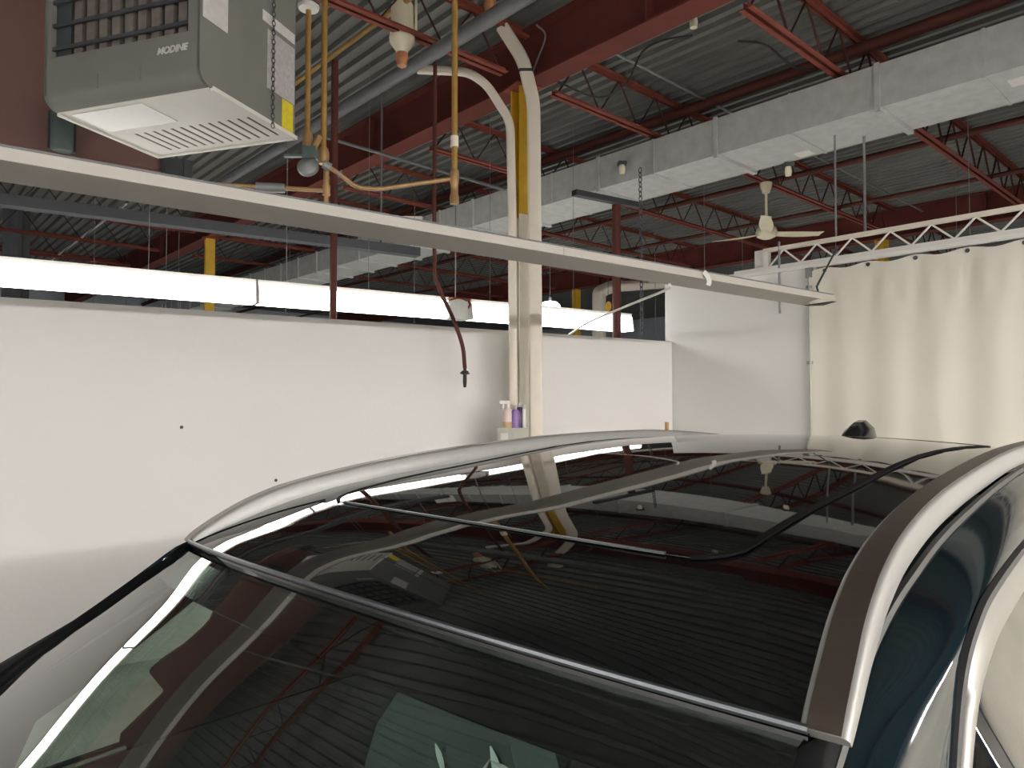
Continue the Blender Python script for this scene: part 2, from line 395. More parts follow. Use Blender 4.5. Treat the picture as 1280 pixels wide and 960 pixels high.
# ------------------------------------------------------------------ lit strip lights behind the partition
def lit_strip(name, s0, s1, label):
    e = empty(name, W(s0, 6.2, 2.6), WA, label, 'light', 'lit strip lights behind the partition'); L = s1-s0
    sec = [(-.085, 0), (.085, 0), (.075, .06), (.06, .16), (-.06, .16), (-.075, .06)]
    MB().prism(sec, .012, L-.012, 'x').build('diffuser', 'lit', e, False)
    MB().box((0, -.05, .16), (L, .05, .2)).build('housing', 'white', e, False)
    for q in (0, L-.012): MB().prism([(a*1.03, b-.002) for a, b in sec], q, q+.012, 'x').build('end_cap', 'white', e, False)
    for q in (.25, L-.8): MB().tube([(q, 0, .2), (q, 0, 2.3)], .0025, 5).build('hanger_wire', 'steel', e)
    return e
lit_strip('strip_light', -3.46, -1.03, 'lit white strip light behind the partition, past the left edge of view')
lit_strip('strip_light', -1.02, 1.41, 'lit white strip light farthest left in view behind the partition')
lit_strip('strip_light', 1.42, 3.21, 'lit white strip light behind the partition, left of the grey cowl')
lit_strip('strip_light', 3.45, 5.56, 'lit white strip light crossing behind the white column')
for k, (a_, p_) in enumerate(((-1.0, 9.3), (2.2, 9.3), (6., 9.3), (-1.6, 12.8), (1.4, 12.8), (1., 17.5), (5.5, 17.5))):  # added unseen strips, uplight for the deck and duct; none known there
    e = empty('strip_light', W(a_, p_, 2.45), WA, 'added unseen uplight strip behind the partition, ' + ('first row back, left', 'first row back, middle', 'first row back, right', 'second row back, left', 'second row back, right', 'third row back, left', 'third row back, right')[k], 'light', 'added uplight strips deeper in the shop')
    MB().box((0, -.05, .06), (2.4, .05, .12)).prism([(-.05, .06), (-.12, .0), (-.115, .0), (-.045, .055), (.045, .055), (.115, .0), (.12, .0), (.05, .06)], 0, 2.4, 'x').build('housing', 'white', e, False)
    MB().tube([(.02, 0, .025), (2.38, 0, .025)], .02, 8).build('tube', 'litbay', e)
    for q in (.3, 2.1): MB().tube([(q, 0, .12), (q, 0, 2.58)], .004, 5).build('hanger', 'steel', e)
for k, (a_, b_) in enumerate(((8.6, .2), (8.6, 3.4), (11., 1.), (11., 6.), (15., 4.))):  # more added strips, out of sight, to lift the bounce onto the duct
    e = empty('strip_light', (a_, b_, 2.6), R(90), 'added unseen uplight strip behind the curtain, ' + ('nearest, right', 'nearest, left', 'second row, right', 'second row, left', 'deepest')[k], 'light', 'added uplight strips behind the curtain')
    MB().box((0, -.05, .06), (2.4, .05, .12)).prism([(-.05, .06), (-.12, .0), (-.115, .0), (-.045, .055), (.045, .055), (.115, .0), (.12, .0), (.05, .06)], 0, 2.4, 'x').build('housing', 'white', e, False)
    MB().tube([(.02, 0, .025), (2.38, 0, .025)], .02, 8).build('tube', 'litbay', e)
    for q in (.3, 2.1): MB().tube([(q, 0, .12), (q, 0, 2.43)], .004, 5).build('hanger', 'steel', e)
# grey cowl between the strips
e = empty('lamp_cowl', W(3.09, 5.98, 2.56), WA, 'grey rounded cowl hung in the gap between two lit strips', 'cowl')
poly = [(0, 0), (.2, 0), (.2, .13)]+[(.11+.1*cos(a), .13+.06*sin(a)) for a in [R(q) for q in range(20, 165, 20)]]+[(0, .1)]
MB().prism(poly, -.06, .06, 'y').build('shell', 'duct', e)
MB().box((.04, -.05, .19), (.24, .05, .205)).tube([(.24, 0, .2), (.26, 0, .15), (.22, 0, .11)], .012, 6).build('bracket', 'redj', e)
MB().tube([(.1, 0, .2), (.1, 0, 2.2)], .006, 5).build('hanger', 'steel', e)

# dome lamp, hook block
e = empty('dome_lamp', (9.97, 9.85, 3.6), 0, 'bright lit dome lamp glowing right behind the white column', 'lamp')
MB().lathe([(.22, 0), (.215, .06), (.19, .12), (.14, .17), (.05, .19), (0, .19)]).build('shade', 'litdome', e)
MB().lathe([(.03, .19), (.03, .27), (0, .27)], n=12).tube([(0, 0, .25), (0, 0, 1.45)], .008, 6).build('stem', 'steel', e)
e = empty('hook_block', (9.27, 7.79, 3.33), R(-40), 'yellow pulley block hanging in the distance above the partition', 'pulley')
MB().sweep([(0, -.05, .08), (0, .05, .08)], [(.05*cos(a), .085*sin(a)) for a in [2*pi*q/14 for q in range(14)]]).build('sheave_cover', 'yellow', e)
MB().tube([(0, 0, .165), (0, 0, 1.27)], .006, 5).build('rope', 'darkbox', e)
MB().tube([(0, 0, 0), (0, 0, -.05), (.03, 0, -.09), (.05, 0, -.06)], .01, 6).build('hook', 'darkbox', e)

# ------------------------------------------------------------------ unlit strip fixture across the picture
p0 = Vector((-1.9, 2.986, 2.541)); p1 = Vector((5.46, 2.353, 2.541)); dd = p1-p0; ang = math.atan2(dd.y, dd.x); L = dd.length
e = empty('strip_fixture', p0, ang, 'long unlit white strip fixture hanging above the car roof', 'light fixture')
arc = [(.0, .0)]+[(.28*t, .034*sin(pi*t)) for t in (.12, .25, .4, .55, .7, .85, .94)]+[(.28, 0)]
tr = MB(); NS = 24
top = [(.28, .010), (.22, .042), (.06, .046), (0, .044)]
sec = arc+top
for i in range(1):
    tr.prism(sec, 0, L, 'x')
tr.build('reflector', 'trough', e, True, 50)
MB().box((0, -.004, -.002), (L-.02, .0, .042)).build('side_panel', 'fixt', e, False)
MB().box((-.01, .06, .045), (L-.1, .2, .063)).box((0, -.006, .041), (L-.04, .05, .049)).build('housing', 'dgrey', e, False)
MB().prism([(a*1.0, b) for a, b in sec], L, L+.012, 'x').build('end_cap', 'trough', e, True, 50)
MB().prism([(.03, .006), (.28, .002), (.26, -.004), (.14, -.012)], L+.012, L+.07, 'x').build('end_tongue', 'darkbox', e, False)
for q in (L-2.75, L-5.2):
    MB().box((q-.003, -.006, -.003), (q+.003, .0, .044)).build('joint', 'trough', e, False)
MB().tube([(L-.1, .08, .055), (L-.06, .12, .12), (L+.90, .46, .62)], .008, 6).build('hanger', 'darkbox', e)
MB().tube([(2.2, .08, .055), (2.2, .08, 1.98)], .006, 6).build('hanger', 'steel', e)
# paper strip on the fixture and the cord tied beside it
def strip(name, pts, w, t, m, up=(0, 0, 1)):
    return MB().sweep(rel(pts, pts[0]), [(-w/2, -t/2), (w/2, -t/2), (w/2, t/2), (-w/2, t/2)], up=up).build(name, m)
pts = crom([(3.86, 2.475, 2.580), (3.885, 2.463, 2.552), (3.895, 2.458, 2.524), (3.892, 2.465, 2.497)], 4)
o = strip('paper_tag', pts, .03, .002, 'paper', up=(-.6, -.8, 0)); o.location = pts[0]
tag(o, 'curled white paper tag hooked over the unlit strip fixture', 'tag')
pipe('white_cord', crom([(5.11, 4.79, 2.44), (4.68, 4.15, 2.475), (4.2, 3.3, 2.50), (3.9, 2.78, 2.51), (3.82, 2.70, 2.525)], 5), .009, 'white', 'white cord slanting from the partition top to the strip fixture', 'cord')
# dangling cable
e = pipe('air_hose', crom([(3.42, 4.69, 4.6), (3.42, 4.69, 2.99), (3.48, 4.71, 2.72), (3.60, 4.685, 2.48), (3.68, 4.655, 2.25), (3.70, 4.645, 2.06)], 6), .017, 'brown', 'dangling brown air hose with a dark fitting before the white partition', 'hose')
mb = MB().lathe([(0, .02), (.012, .02), (.014, -.02), (.03, -.025), (.03, -.05), (.016, -.055), (.016, -.12), (.011, -.16), (0, -.16)], (.28, -.045, -2.54), 10)
mb.box((.235, -.05, -2.59), (.325, -.04, -2.575)).build('fitting', 'black', e)

# ------------------------------------------------------------------ curtain, its truss and edge post
e = empty('vinyl_curtain', (6.41, 2.99, .04), 0, 'white vinyl curtain hung from grommets, gathered in soft folds', 'curtain')
rows = []; NZ = 46; NY = 200; H = 2.955; SP = .375
for j in range(NZ+1):
    v = j/NZ; row = []                                   # v=0 at the top
    for i in range(NY+1):
        yy = 9.3*i/NY; a = 2*pi*(yy-.13)/SP
        amp = .006+.012*min(1, v*5)*math.exp(-v*2.6)
        sag = .028*(1-cos(a))/2*math.exp(-v*14)
        xx = amp*cos(a+1.2*sin(yy*1.7)*v)+.02*v*sin(yy*2.1+.6)+.006*sin(yy*5.3+2*v)*min(1, v*3)
        xx += .012*math.exp(-((v-.09)/.05)**2)*sin(a*2+yy)
        row.append((xx*.8, -yy, H*(1-v)-sag))
    rows.append(row)
MB().slab(rows, .003, (1, 0, 0)).build('sheet', 'vinyl', e, True, 80)
for k in range(11):
    yy = .13+SP*k
    MB().lathe([(.006, -.006), (.016, -.006), (.018, 0), (.016, .006), (.006, .006)], (.012*.8-.01, -yy, H-.028), 10, Matrix.Rotation(pi/2, 4, 'Y')).build('grommet', 'darkbox', e)
e = empty('curtain_truss', (6.42, 3.40, 3.065), 0, 'white lattice truss carrying the curtain above its top edge', 'truss')
LT = 9.6
MB().box((-.025, -LT, -.055), (.03, .36, -.03)).box((-.03, -LT, -.03), (.035, .36, -.02)).box((-.015, -LT, -.02), (.02, .36, .015)).build('bottom_rail', 'white', e, False)
MB().box((-.02, -LT, .155), (.03, .05, .19)).build('top_chord', 'pvc', e, False)
path = []; yy = .02; k = 0
while yy > -LT+.05:
    path += [(0, yy-.02, .158 if k % 2 else .01), (0, yy+.02-.04, .158 if k % 2 else .01)]; yy -= .165 if k % 2 else .15; k += 1
MB().tube(path, .009, 6).build('web_rod', 'white', e)
MB().box((-.02, .0, -.02), (.02, .045, .16)).build('end_post', 'white', e, False)
o = MB().box((0, 0, 0), (.08, .13, .17)).box((-.004, .02, .015), (0, .11, .155)).build('junction_box', 'white', smooth=False); o.location = (6.46, 3.44, 3.09)
tag(o, 'small white box standing at the left end of the curtain truss', 'box')
e = empty('edge_post', (6.40, 3.0, 0), 0, 'slim grey post where the rigid partition meets the curtain', 'post')
MB().tube([(0, 0, 0), (0, 0, 3.0)], .012, 10).build('shaft', 'boxgrey', e)
for z in (2.14, 2.83): MB().tube([(0, 0, z-.014), (0, 0, z+.014)], .025, 10).box((-.04, -.012, z-.01), (-.02, .012, z+.01)).build('clamp', 'steel', e)
MB().box((-.012, -.025, 2.92), (.03, .03, 3.01)).build('bracket', 'steel', e, False)
pipe('wall_rod', [(6.41, 3.29, 2.62), (6.41, 3.29, 3.3)], .011, 'steel', 'short grey rod standing before the rigid partition beside the truss end', 'rod')

# ------------------------------------------------------------------ ceiling fan
e = empty('ceiling_fan', (8.54, 4.55, 4.6), R(20), 'white three-blade ceiling fan hanging beyond the duct', 'fan')
MB().lathe([(.0, 0), (.075, 0), (.075, -.03), (.045, -.13), (0, -.13)], n=20).build('canopy', 'cream', e)
MB().tube([(0, 0, -.1), (0, 0, -.62)], .017, 10).build('downrod', 'cream', e)
MB().lathe([(0, -.5), (.05, -.52), (.12, -.59), (.135, -.64), (.12, -.69), (.06, -.72), (0, -.725)], n=24).build('motor', 'cream', e)
for k in range(3):
    a = R(-52.3+120*k); m = Matrix.Rotation(a, 4, 'Z')
    rows = []
    for i in range(9):
        t = i/8; w = .05+.035*sin(pi*min(1, t*1.15)*.9); rad = .1+.67*t
        rows.append([m @ Vector((rad, -w, -.645+.012+.03*t*t)), m @ Vector((rad, 0, -.64+.03*t*t)), m @ Vector((rad, w, -.645-.012+.03*t*t))])
    MB().slab(rows, .008).build('blade', 'cream', e)

# ------------------------------------------------------------------ unit heater
HR = R(-60.4)
e = empty('unit_heater', (.637, 4.081, 3.20), HR, 'grey gas unit heater hanging at the upper left', 'heater')
w, d, h = .923, .709, 1.05
rb = .07
sec = [(rb-rb*sin(a), rb-rb*cos(a)) for a in [R(q) for q in range(0, 91, 15)]]          # rounded lower front edge
mb = MB(); sec2 = sec+[(0, h), (d, h), (d, 0)]
sl = [(.0, .0)]
def hx(mb, poly, a, b): return mb.prism(poly, a, b, 'x')
# casing made with an opening for the louvres: bottom strip, two stiles, top, sides, back
x0, x1, z0, z1 = .035, .86, .235, .92
hx(MB(), sec+[(0, z0), (.03, z0), (.03, .1), (.1, .03), (d, .03), (d, 0)], 0, w).build('front_panel', 'heater', e, True, 30)
MB().box((0, 0, z0), (x0, .03, h)).box((x1, 0, z0), (w, .03, h)).box((x0, 0, z1), (x1, .03, h)).build('front_frame', 'heater', e, False)
side = [(a, b) for a, b in sec]+[(0, h), (d, h), (d, 0)]
hx(MB(), side, w-.012, w+.004).build('side_panel', 'heater', e, False)
hx(MB(), side, -.004, .012).build('side_panel', 'heater', e, False)
MB().box((.012, d-.01, .02), (w-.012, d, h)).box((.012, .03, h-.01), (w-.012, d, h)).build('back_panel', 'heater', e, False)
MB().box((x0, .17, z0-.02), (x1, .18, z1+.02)).build('inner_plate', 'vane', e, False)
mv = MB()
for k in range(9):
    cx = .15+k*.0785
    mv.box((cx, .03, z0-.03), (cx+.048, .115, z1+.03), None)
mv.build('vane', 'vane', e, False)
MB().box((x0, .03, z0-.03), (x0+.095, .1, z1+.03)).build('dark_stile', 'darkbox', e, False)
mh = MB()
for k in range(6): mh.box((x0, .008, z0+.04+k*.115), (x1, .02, z0+.058+k*.115))
mh.build('louvre_bar', 'darkbox', e, False)
pan = MB()
NSL = 13; sx0, sx1, sy0, sy1 = .155, .865, .40, .655; slot = .017
xs = [.005]; pitch = (sx1-sx0)/(NSL-1)
cells = []
pan.box((.005, rb, -.004), (w-.005, sy0, .0)); pan.box((.005, sy1, -.004), (w-.005, d, 0))
prev = .005
for k in range(NSL):
    c = sx0+k*pitch; pan.box((prev, sy0, -.004), (c-slot/2, sy1, 0)); prev = c+slot/2
pan.box((prev, sy0, -.004), (w-.005, sy1, 0))
pan.build('bottom_pan', 'heatpan_uplit', e, False)
MB().box((sx0-.02, sy0+.002, -.0015), (sx1+.02, sy1-.002, -.0005)).build('slot_backing', 'black', e, False)
lip = MB().box((-.012, rb+.01, -.012), (.005, d+.01, .008)).box((w-.005, rb+.01, -.012), (w+.012, d+.01, .008)).box((-.012, d, -.012), (w+.012, d+.015, .008))
lip.build('pan_lip', 'heatpan_uplit', e, False)
for cx in (.33, .585): MB().box((cx, -.004, .05), (cx+.01, .03, .115)).build('clip', 'heater', e, False)
MB().box((.06, rb+.03, -.007), (.5, .33, -.004)).build('access_plate', 'pangrey', e, False)
tc = bpy.data.curves.new('maker_badge', 'FONT'); tc.body = 'MODINE'; tc.size = .043; tc.extrude = .002; tc.shear = .25; tc.offset = .0012
to = bpy.data.objects.new('tmp', tc); COL.objects.link(to); dg = bpy.context.evaluated_depsgraph_get()
tm = bpy.data.meshes.new_from_object(to.evaluated_get(dg)); bpy.data.objects.remove(to)
to = bpy.data.objects.new('maker_badge', tm); COL.objects.link(to); tm.materials.clear(); tm.materials.append(M['paper'])
to.parent = e; to.location = (.69, -.003, .15); to.rotation_euler = (pi/2, 0, 0)
def lab(nm, y0, y1, za, zb, m): MB().box((w+.004, y0, za), (w+.006, y1, zb)).build(nm, m, e, False)
lab('rating_label', .0+.015, .177, .30, .5, 'paper'); lab('notice_label', .43, .70, .50, .555, 'paper')
lab('wiring_label', .47, .70, .17, .475, 'greylabel'); lab('warning_label', .595, .69, .012, .165, 'ylabel')
b = empty  # keep name
def hw(x, y, z): return Matrix.Translation((.637, 4.081, 3.20)) @ Matrix.Rotation(HR, 4, 'Z') @ Vector((x, y, z))
chain('heater_chain', hw(w+.02, .50, 1.85), hw(w+.02, .5, -.03), 'thin dark chain hanging down beside the heater', .0024, .03)

# maroon bulkhead panel behind the heater
e = empty('bulkhead_panel', W(-3.2, 6.0, 3.42), WA, 'large maroon sheet-steel panel behind the heater at the upper left', 'panel')
LP = S_CORNER-(S_CORNER) + 0.
s_r = (Vector((1.675, 5.801, 0)).dot(WD))
MB().box((0, 0, 0), (s_r+3.2, .03, 1.6)).build('sheet', 'maroon', e, False)
MB().box((s_r+2.7, -.012, .12), (s_r+3.2, 0, .14)).build('rib', 'maroon', e, False)
e = empty('drum_housing', (1.015, 5.80, 3.53), WA, 'dark grey-green canister fixed on the maroon panel below the heater', 'canister')
MB().lathe([(0, 0), (.055, 0), (.07, .02), (.07, .26), (.05, .3), (0, .3)], (0, 0, 0), 18).build('body', 'green', e)
MB().box((-.085, .03, .02), (.085, .1, .28)).build('bracket', 'darkbox', e, False)
o = MB().box((0, -.06, 0), (.21, .0, .17)).box((.02, -.075, .02), (.12, -.06, .09)).box((.15, -.07, .0), (.19, -.06, .17)).build('junction_box', 'darkbox', smooth=False)
o.location = W(s_r-.01, 5.99, 3.46); o.rotation_euler = (0, 0, WA)
MB().tube([(.1, -.02, .17), (.1, -.02, 1.59)], .012, 6).build('conduit', 'darkbox', o)
tag(o, 'dark junction box at the right end of the maroon panel', 'box')

# ------------------------------------------------------------------ gas piping by the heater
e = empty('gas_riser', (1.978, 4.015, 3.373), 0, 'yellow gas riser nearest the heater, with a white cap on top', 'pipe')
MB().tube([(0, 0, 0), (0, 0, 1.68)], .016, 10).build('pipe', 'gas', e)
MB().lathe([(0, .78), (.06, .79), (.065, .81), (.03, .84), (0, .85)], n=14).build('cap', 'white', e)
MB().lathe([(.028, -.06), (.032, 0), (.026, .04)], n=10).build('union', 'copper', e)
e = empty('gas_riser', (2.05, 3.948, 3.26), 0, 'taller yellow gas riser beside the brown post', 'pipe')
MB().tube([(0, 0, 0), (0, 0, 1.79)], .018, 10).build('pipe', 'gas', e)
MB().lathe([(.028, -.05), (.034, -.02), (.034, .02), (.026, .05)], n=10).build('union', 'copper', e)
e = empty('gas_riser', (2.82, 3.652, 3.063), 0, 'yellow gas drop with a capped lower end left of the column', 'pipe')
MB().tube([(0, 0, 0), (0, 0, 1.99)], .020, 10).build('pipe', 'gas', e)
MB().lathe([(0, -.012), (.03, -.012), (.03, .04), (.025, .05), (.025, .12), (.031, .13), (.031, .2), (.025, .21)], n=12).build('drip_cap', 'copper', e)
MB().tube([(0, 0, .36), (0, 0, .43)], .027, 10).build('coupling', 'pvc', e)
e = pipe('copper_pipe', bend([(2.03, 3.91, 3.2), (2.121, 3.884, 3.153), (2.222, 3.859, 3.085), (2.35, 3.82, 3.09), (2.80, 3.662, 3.214)], .04), .0135, 'copper', 'bent copper gas pipe from the valve to the capped drop', 'pipe')
MB().tube([(.0, 0, 0), (.04, -.01, -.02)], .028, 8).tube([(.09, -.026, -.045), (.1, -.03, -.05)], .026, 8).build('fitting', 'steel', e)
e = empty('gas_valve', (1.935, 3.918, 3.16), R(-42), 'grey disc-shaped gas regulator valve below the heater', 'valve')
MB().lathe([(0, -.03), (.04, -.03), (.062, -.012), (.064, .0), (.062, .012), (.03, .035), (0, .04)], n=20, mtx=Matrix.Rotation(R(70), 4, 'X')).build('diaphragm', 'steel', e)
MB().box((-.03, -.02, .05), (.05, .05, .12)).box((-.14, -.01, .06), (-.03, .02, .075)).build('body', 'green', e)
MB().tube([(.03, .0, .1), (.06, .02, .19)], .02, 8).build('inlet', 'copper', e)
e = pipe('copper_pipe', bend([(1.50, 4.29, 3.05), (2.064, 3.935, 3.05), (2.065, 3.935, 2.95)], .03), .0135, 'copper', 'level copper pipe just above the strip fixture below the heater', 'pipe')
MB().tube([(.22, -.138, 0), (.36, -.226, 0)], .028, 10).build('union', 'steel', e)
MB().lathe([(.024, -.03), (.024, .03)], (.564, -.355, 0), 10).tube([(.56, -.36, 0), (.56, -.36, .16)], .018, 8).build('tee', 'copper', e)

# ------------------------------------------------------------------ unlit high-bay lamps
def highbay(loc, label, s=1.):
    e = empty('high_bay_lamp', loc, R(-40), label, 'lamp', 'unlit high-bay lamps')
    MB().lathe([(.0, .36), (.085, .36), (.09, .2), (.1, .1), (.095, .06), (.05, .0), (.045, -.02), (0, -.02)], n=18).build('housing', 'cream', e)
    MB().lathe([(.045, -.02), (.05, -.06), (.035, -.12), (0, -.14)], n=14).build('bulb', 'amber', e)
    MB().box((.1, -.02, .12), (.115, .02, .5)).box((-.0, -.02, .5), (.115, .02, .515)).tube([(0, 0, .36), (0, 0, .56)], .012, 6).build('bracket', 'cream', e)
    return e
highbay((3.06, 4.63, 4.50), 'unlit cream high-bay lamp hanging above the joist left of the column')
highbay((3.64, 4.26, 4.98), 'unlit cream high-bay lamp at the top edge above the dark grey pipe')
def socket(loc, label):
    e = empty('lamp_socket', loc, R(-40), label, 'lamp socket')
    MB().box((-.045, -.045, .045), (.045, .045, .075)).build('box', 'darkbox', e)
    MB().lathe([(0, -.06), (.03, -.05), (.035, -.01), (.028, .04), (.0, .05)], n=14).build('bulb', 'cream', e)
    return e
socket((5.12, 3.36, 4.97), 'small white bulb socket under the deck right of the red beam')
socket((6.055, 4.885, 4.31), 'small bulb socket on the side of the grey duct near the column')
socket((6.87, 3.42, 4.112), 'small cream bulb socket under the duct near the fan')

# ------------------------------------------------------------------ electrical box and bottles by the column
bx = Vector((4.09, 4.50, 1.10))
e = empty('electrical_box', bx, R(-42), 'grey electrical box on the front of the column, bottles on its top', 'box')
MB().box((-.12, -.09, 0), (.14, .05, .464)).build('case', 'boxgrey', e, False)
MB().box((-.11, -.098, .01), (-.005, -.09, .45)).box((.005, -.098, .01), (.13, -.09, .45)).build('door', 'boxgrey', e, False)
MB().box((-.09, -.101, .36), (-.03, -.098, .42)).build('label', 'paper', e, False)
zt = bx.z+.464
def bottle(name, dx, dy, prof, m, capm, capz, label, nz=0):
    c = Vector((cos(R(-42))*dx-sin(R(-42))*dy, sin(R(-42))*dx+cos(R(-42))*dy, 0))
    e = empty(name, (bx.x+c.x, bx.y+c.y, zt), R(-42), label, 'bottle', 'bottles on the electrical box')
    MB().lathe(prof, n=16).build('body', m, e)
    MB().lathe([(0, capz), (.016, capz), (.016, capz+.035), (0, capz+.035)], n=12).build('cap', capm, e)
    return e
b1 = bottle('spray_bottle', -.03, -.055, [(0, 0), (.04, 0), (.042, .01), (.042, .12), (.03, .155), (.014, .175), (0, .176)], 'pink', 'white', .172, 'pale pink spray bottle with a white trigger on the electrical box')
MB().box((-.07, -.012, .2), (.02, .012, .228)).box((-.045, -.008, .16), (-.033, .008, .2)).build('trigger', 'white', b1)
MB().lathe([(.0435, .0), (.0435, .05)], n=16).build('band', 'tan', b1)
bottle('bottle', .03, -.062, [(0, 0), (.034, 0), (.036, .01), (.036, .13), (.025, .15), (.012, .155), (0, .156)], 'purple', 'boxgrey', .154, 'light purple bottle in the middle of the electrical box')
bottle('bottle', .068, -.015, [(0, 0), (.034, 0), (.036, .01), (.036, .15), (.024, .17), (.013, .175), (0, .176)], 'dpurple', 'white', .174, 'dark purple bottle with a white cap on the electrical box')
bottle('bottle', .105, -.05, [(0, 0), (.016, 0), (.017, .02), (.017, .15), (.012, .16), (0, .161)], 'white', 'boxgrey', .158, 'slim white tube at the right end of the electrical box')

# ------------------------------------------------------------------ small things on and behind the partition
o = MB().box((-.014, -.014, 0), (.014, .014, 1.585)).build('wooden_stick', 'wood'); o.location = (6.02, 4.30, 0); tag(o, 'bare wooden stick leaning up near the right end of the partition', 'stick')
def screw(loc, label):
    o = MB().lathe([(0, 0), (.012, 0), (.009, .012), (0, .014)], n=10, mtx=Matrix.Rotation(pi/2, 4, 'X')).build('screw', 'darkbox'); o.location = loc; o.rotation_euler = (0, 0, WA)
    return tag(o, label, 'screw')
q = Vector((1.695, 5.341, 0)); screw(W(q.dot(WD), 5.55, 1.597), 'single dark screw head high on the left of the partition')
q = Vector((2.345, 5.23, 0)); screw(W(q.dot(WD), 5.55, 1.185), 'dark screw head just above the far roof rail')
e = empty('cable_tray', W(-3, 6.62, 3.26), WA, 'dark cable tray running behind and above the lit strips', 'cable tray')
MB().box((0, -.06, 0), (6.1, .06, .02)).box((0, -.06, .02), (6.1, -.045, .085)).box((0, .045, .02), (6.1, .06, .085)).build('channel', 'tray', e, False)
for q in (1.2, 3.6, 5.7): MB().tube([(q, 0, .02), (q, 0, 1.75)], .01, 6).build('hanger', 'dgrey', e)
e = empty('grey_post', (1.9, 14.45, 0), R(48), 'far grey steel post at the left edge of the picture', 'post')
MB().box((-.15, -.012, 0), (.15, .012, 5.05)).box((-.15, -.13, 0), (-.135, .13, 5.05)).box((.135, -.13, 0), (.15, .13, 5.05)).build('shaft', 'dgrey', e, False)
MB().box((-.2, -.2, 0), (.2, .2, .02)).build('base_plate', 'dgrey', e, False)
o = MB().box((0, 0, 0), (.34, .04, .30)).box((.05, -.004, .06), (.28, 0, .24)).build('speaker_grille', 'white', smooth=False); o.location = (5.72, 8.72, 4.19); o.rotation_euler = (0, R(0), R(-40))
tag(o, 'small white square grille on the duct side left of the column', 'grille')
o = MB().box((0, 0, 0), (1.6, .05, 1.3)).box((-.03, .0, 0), (0, .06, 3.2)).box((1.6, .0, 0), (1.63, .06, 3.2)).box((0, 0, 1.9), (1.6, .05, 3.2)).build('blue_board', 'bluep', smooth=False); o.location = (5.6, 20.5, 0); o.rotation_euler = (0, 0, R(-20)); tag(o, 'pale blue board far off, glimpsed under the lit strip', 'board')

# ------------------------------------------------------------------ lamps of this bay (behind and beside the viewer)
def bay_lamp(name, loc, rz, label, m='litbay_near'):
    e = empty(name, loc, rz, label, 'light', 'lit strip lights of the near bay')
    MB().box((-1.2, -.05, .09), (1.2, .05, .14)).prism([(-.05, .09), (-.13, .062), (-.125, .06), (-.045, .085), (.045, .085), (.125, .06), (.13, .062), (.05, .09)], -1.2, 1.2, 'x').build('housing', 'white', e, False)
    for s in (-1, 1): MB().tube([(-1.17, s*.045, .05), (1.17, s*.045, .05)], .019, 8).build('tube', m, e)
    for s in (-1, 1): MB().tube([(s*.9, 0, .14), (s*.9, 0, 5.05-loc[2])], .005, 5).build('hanger', 'steel', e)
    return e
bay_lamp('strip_light', (-.6, -4.2, 2.87), 0, 'lit strip light right of the viewer, along the right wall')
bay_lamp('strip_light', (2.0, -4.2, 2.87), 0, 'lit strip light beside the car, along the right wall')
bay_lamp('strip_light', (4.6, -4.2, 2.87), 0, 'lit strip light behind the car, along the right wall')
bay_lamp('strip_light', (-3.7, 1.4, 2.72), R(80), 'lit strip light behind the viewer, nearest the partition', 'litbay')
bay_lamp('strip_light', (-3.7, -1.6, 2.72), R(80), 'lit strip light behind the viewer, nearest the right wall', 'litbay')

# ------------------------------------------------------------------ the car  (origin at windshield header, x to the rear, y to the far side)
CZ = 1.486
car = empty('car', (.520, .853, 0), R(4.728), 'dark teal car with a black glass roof and silver roof rails', 'car')
def slopes(tab):
    m = []; n = len(tab)
    for i in range(n):
        if i == 0 or i == n-1:
            (a, b), (c, d_) = (tab[0], tab[1]) if i == 0 else (tab[-2], tab[-1]); m.append((d_-b)/(c-a))
        else:
            hs = tab[i][0]-tab[i-1][0]; hd = tab[i+1][0]-tab[i][0]
            m.append((hs*hs*tab[i+1][1]+(hd*hd-hs*hs)*tab[i][1]-hd*hd*tab[i-1][1])/(hs*hd*(hs+hd)))
    return m
def ip(tab, x):
    m = slopes(tab); x = max(tab[0][0], min(tab[-1][0], x))
    for i in range(len(tab)-1):
        if x <= tab[i+1][0]:
            x1, y1 = tab[i]; x2, y2 = tab[i+1]; hh = x2-x1; t = (x-x1)/hh
            return (2*t**3-3*t*t+1)*y1+(t**3-2*t*t+t)*hh*m[i]+(-2*t**3+3*t*t)*y2+(t**3-t*t)*hh*m[i+1]
ZC = [(-1.05, -.611), (-.95, -.5419), (-.6, -.3037), (-.4, -.1676), (-.25, -.0686), (-.12, -.0057), (0, .0486), (.1, .0747), (.2, .094), (.35, .1152), (.6, .1435), (1.0, .178), (1.4, .1812), (1.76, .1661), (2.1, .145), (2.4, .11)]
KC = [(-1.05, .171), (-.95, .1711), (-.3, .2545), (0, .148), (.25, .0769), (.7, .1023), (1.3, .1095), (1.9, .0889), (2.4, .089)]
def rz_(x, y): return ip(ZC, x)-ip(KC, x)*y*y
def c_(x, y, z): return (x, y, z+CZ)
def RS(x, y, dz=0): return c_(x, y, rz_(x, y)+dz)
def lerp(a, b, t): return a+(b-a)*t
# painted roof skin
XR = [0, .03, .06, .1, .15, .2, .3, .45, .6, .8, 1.0, 1.2, 1.4, 1.6, 1.8, 2.0, 2.15, 2.25]
EDGE = [(-.2, .583), (-.06, .583), (0, .583), (.1, .572), (.25, .56), (.5, .555), (1.2, .555), (1.8, .55), (2.25, .53)]
rows = []
for x in XR:
    e_ = ip(EDGE, x); rows.append([RS(x+(.0 if x > .15 else -.066*(1-(j/10-1)**2)*(1-max(0, x)/.15)), e_*(j/10-1)) for j in range(21)])
MB().slab(rows, .018).build('roof_panel', 'roofpaint', car, True, 60)
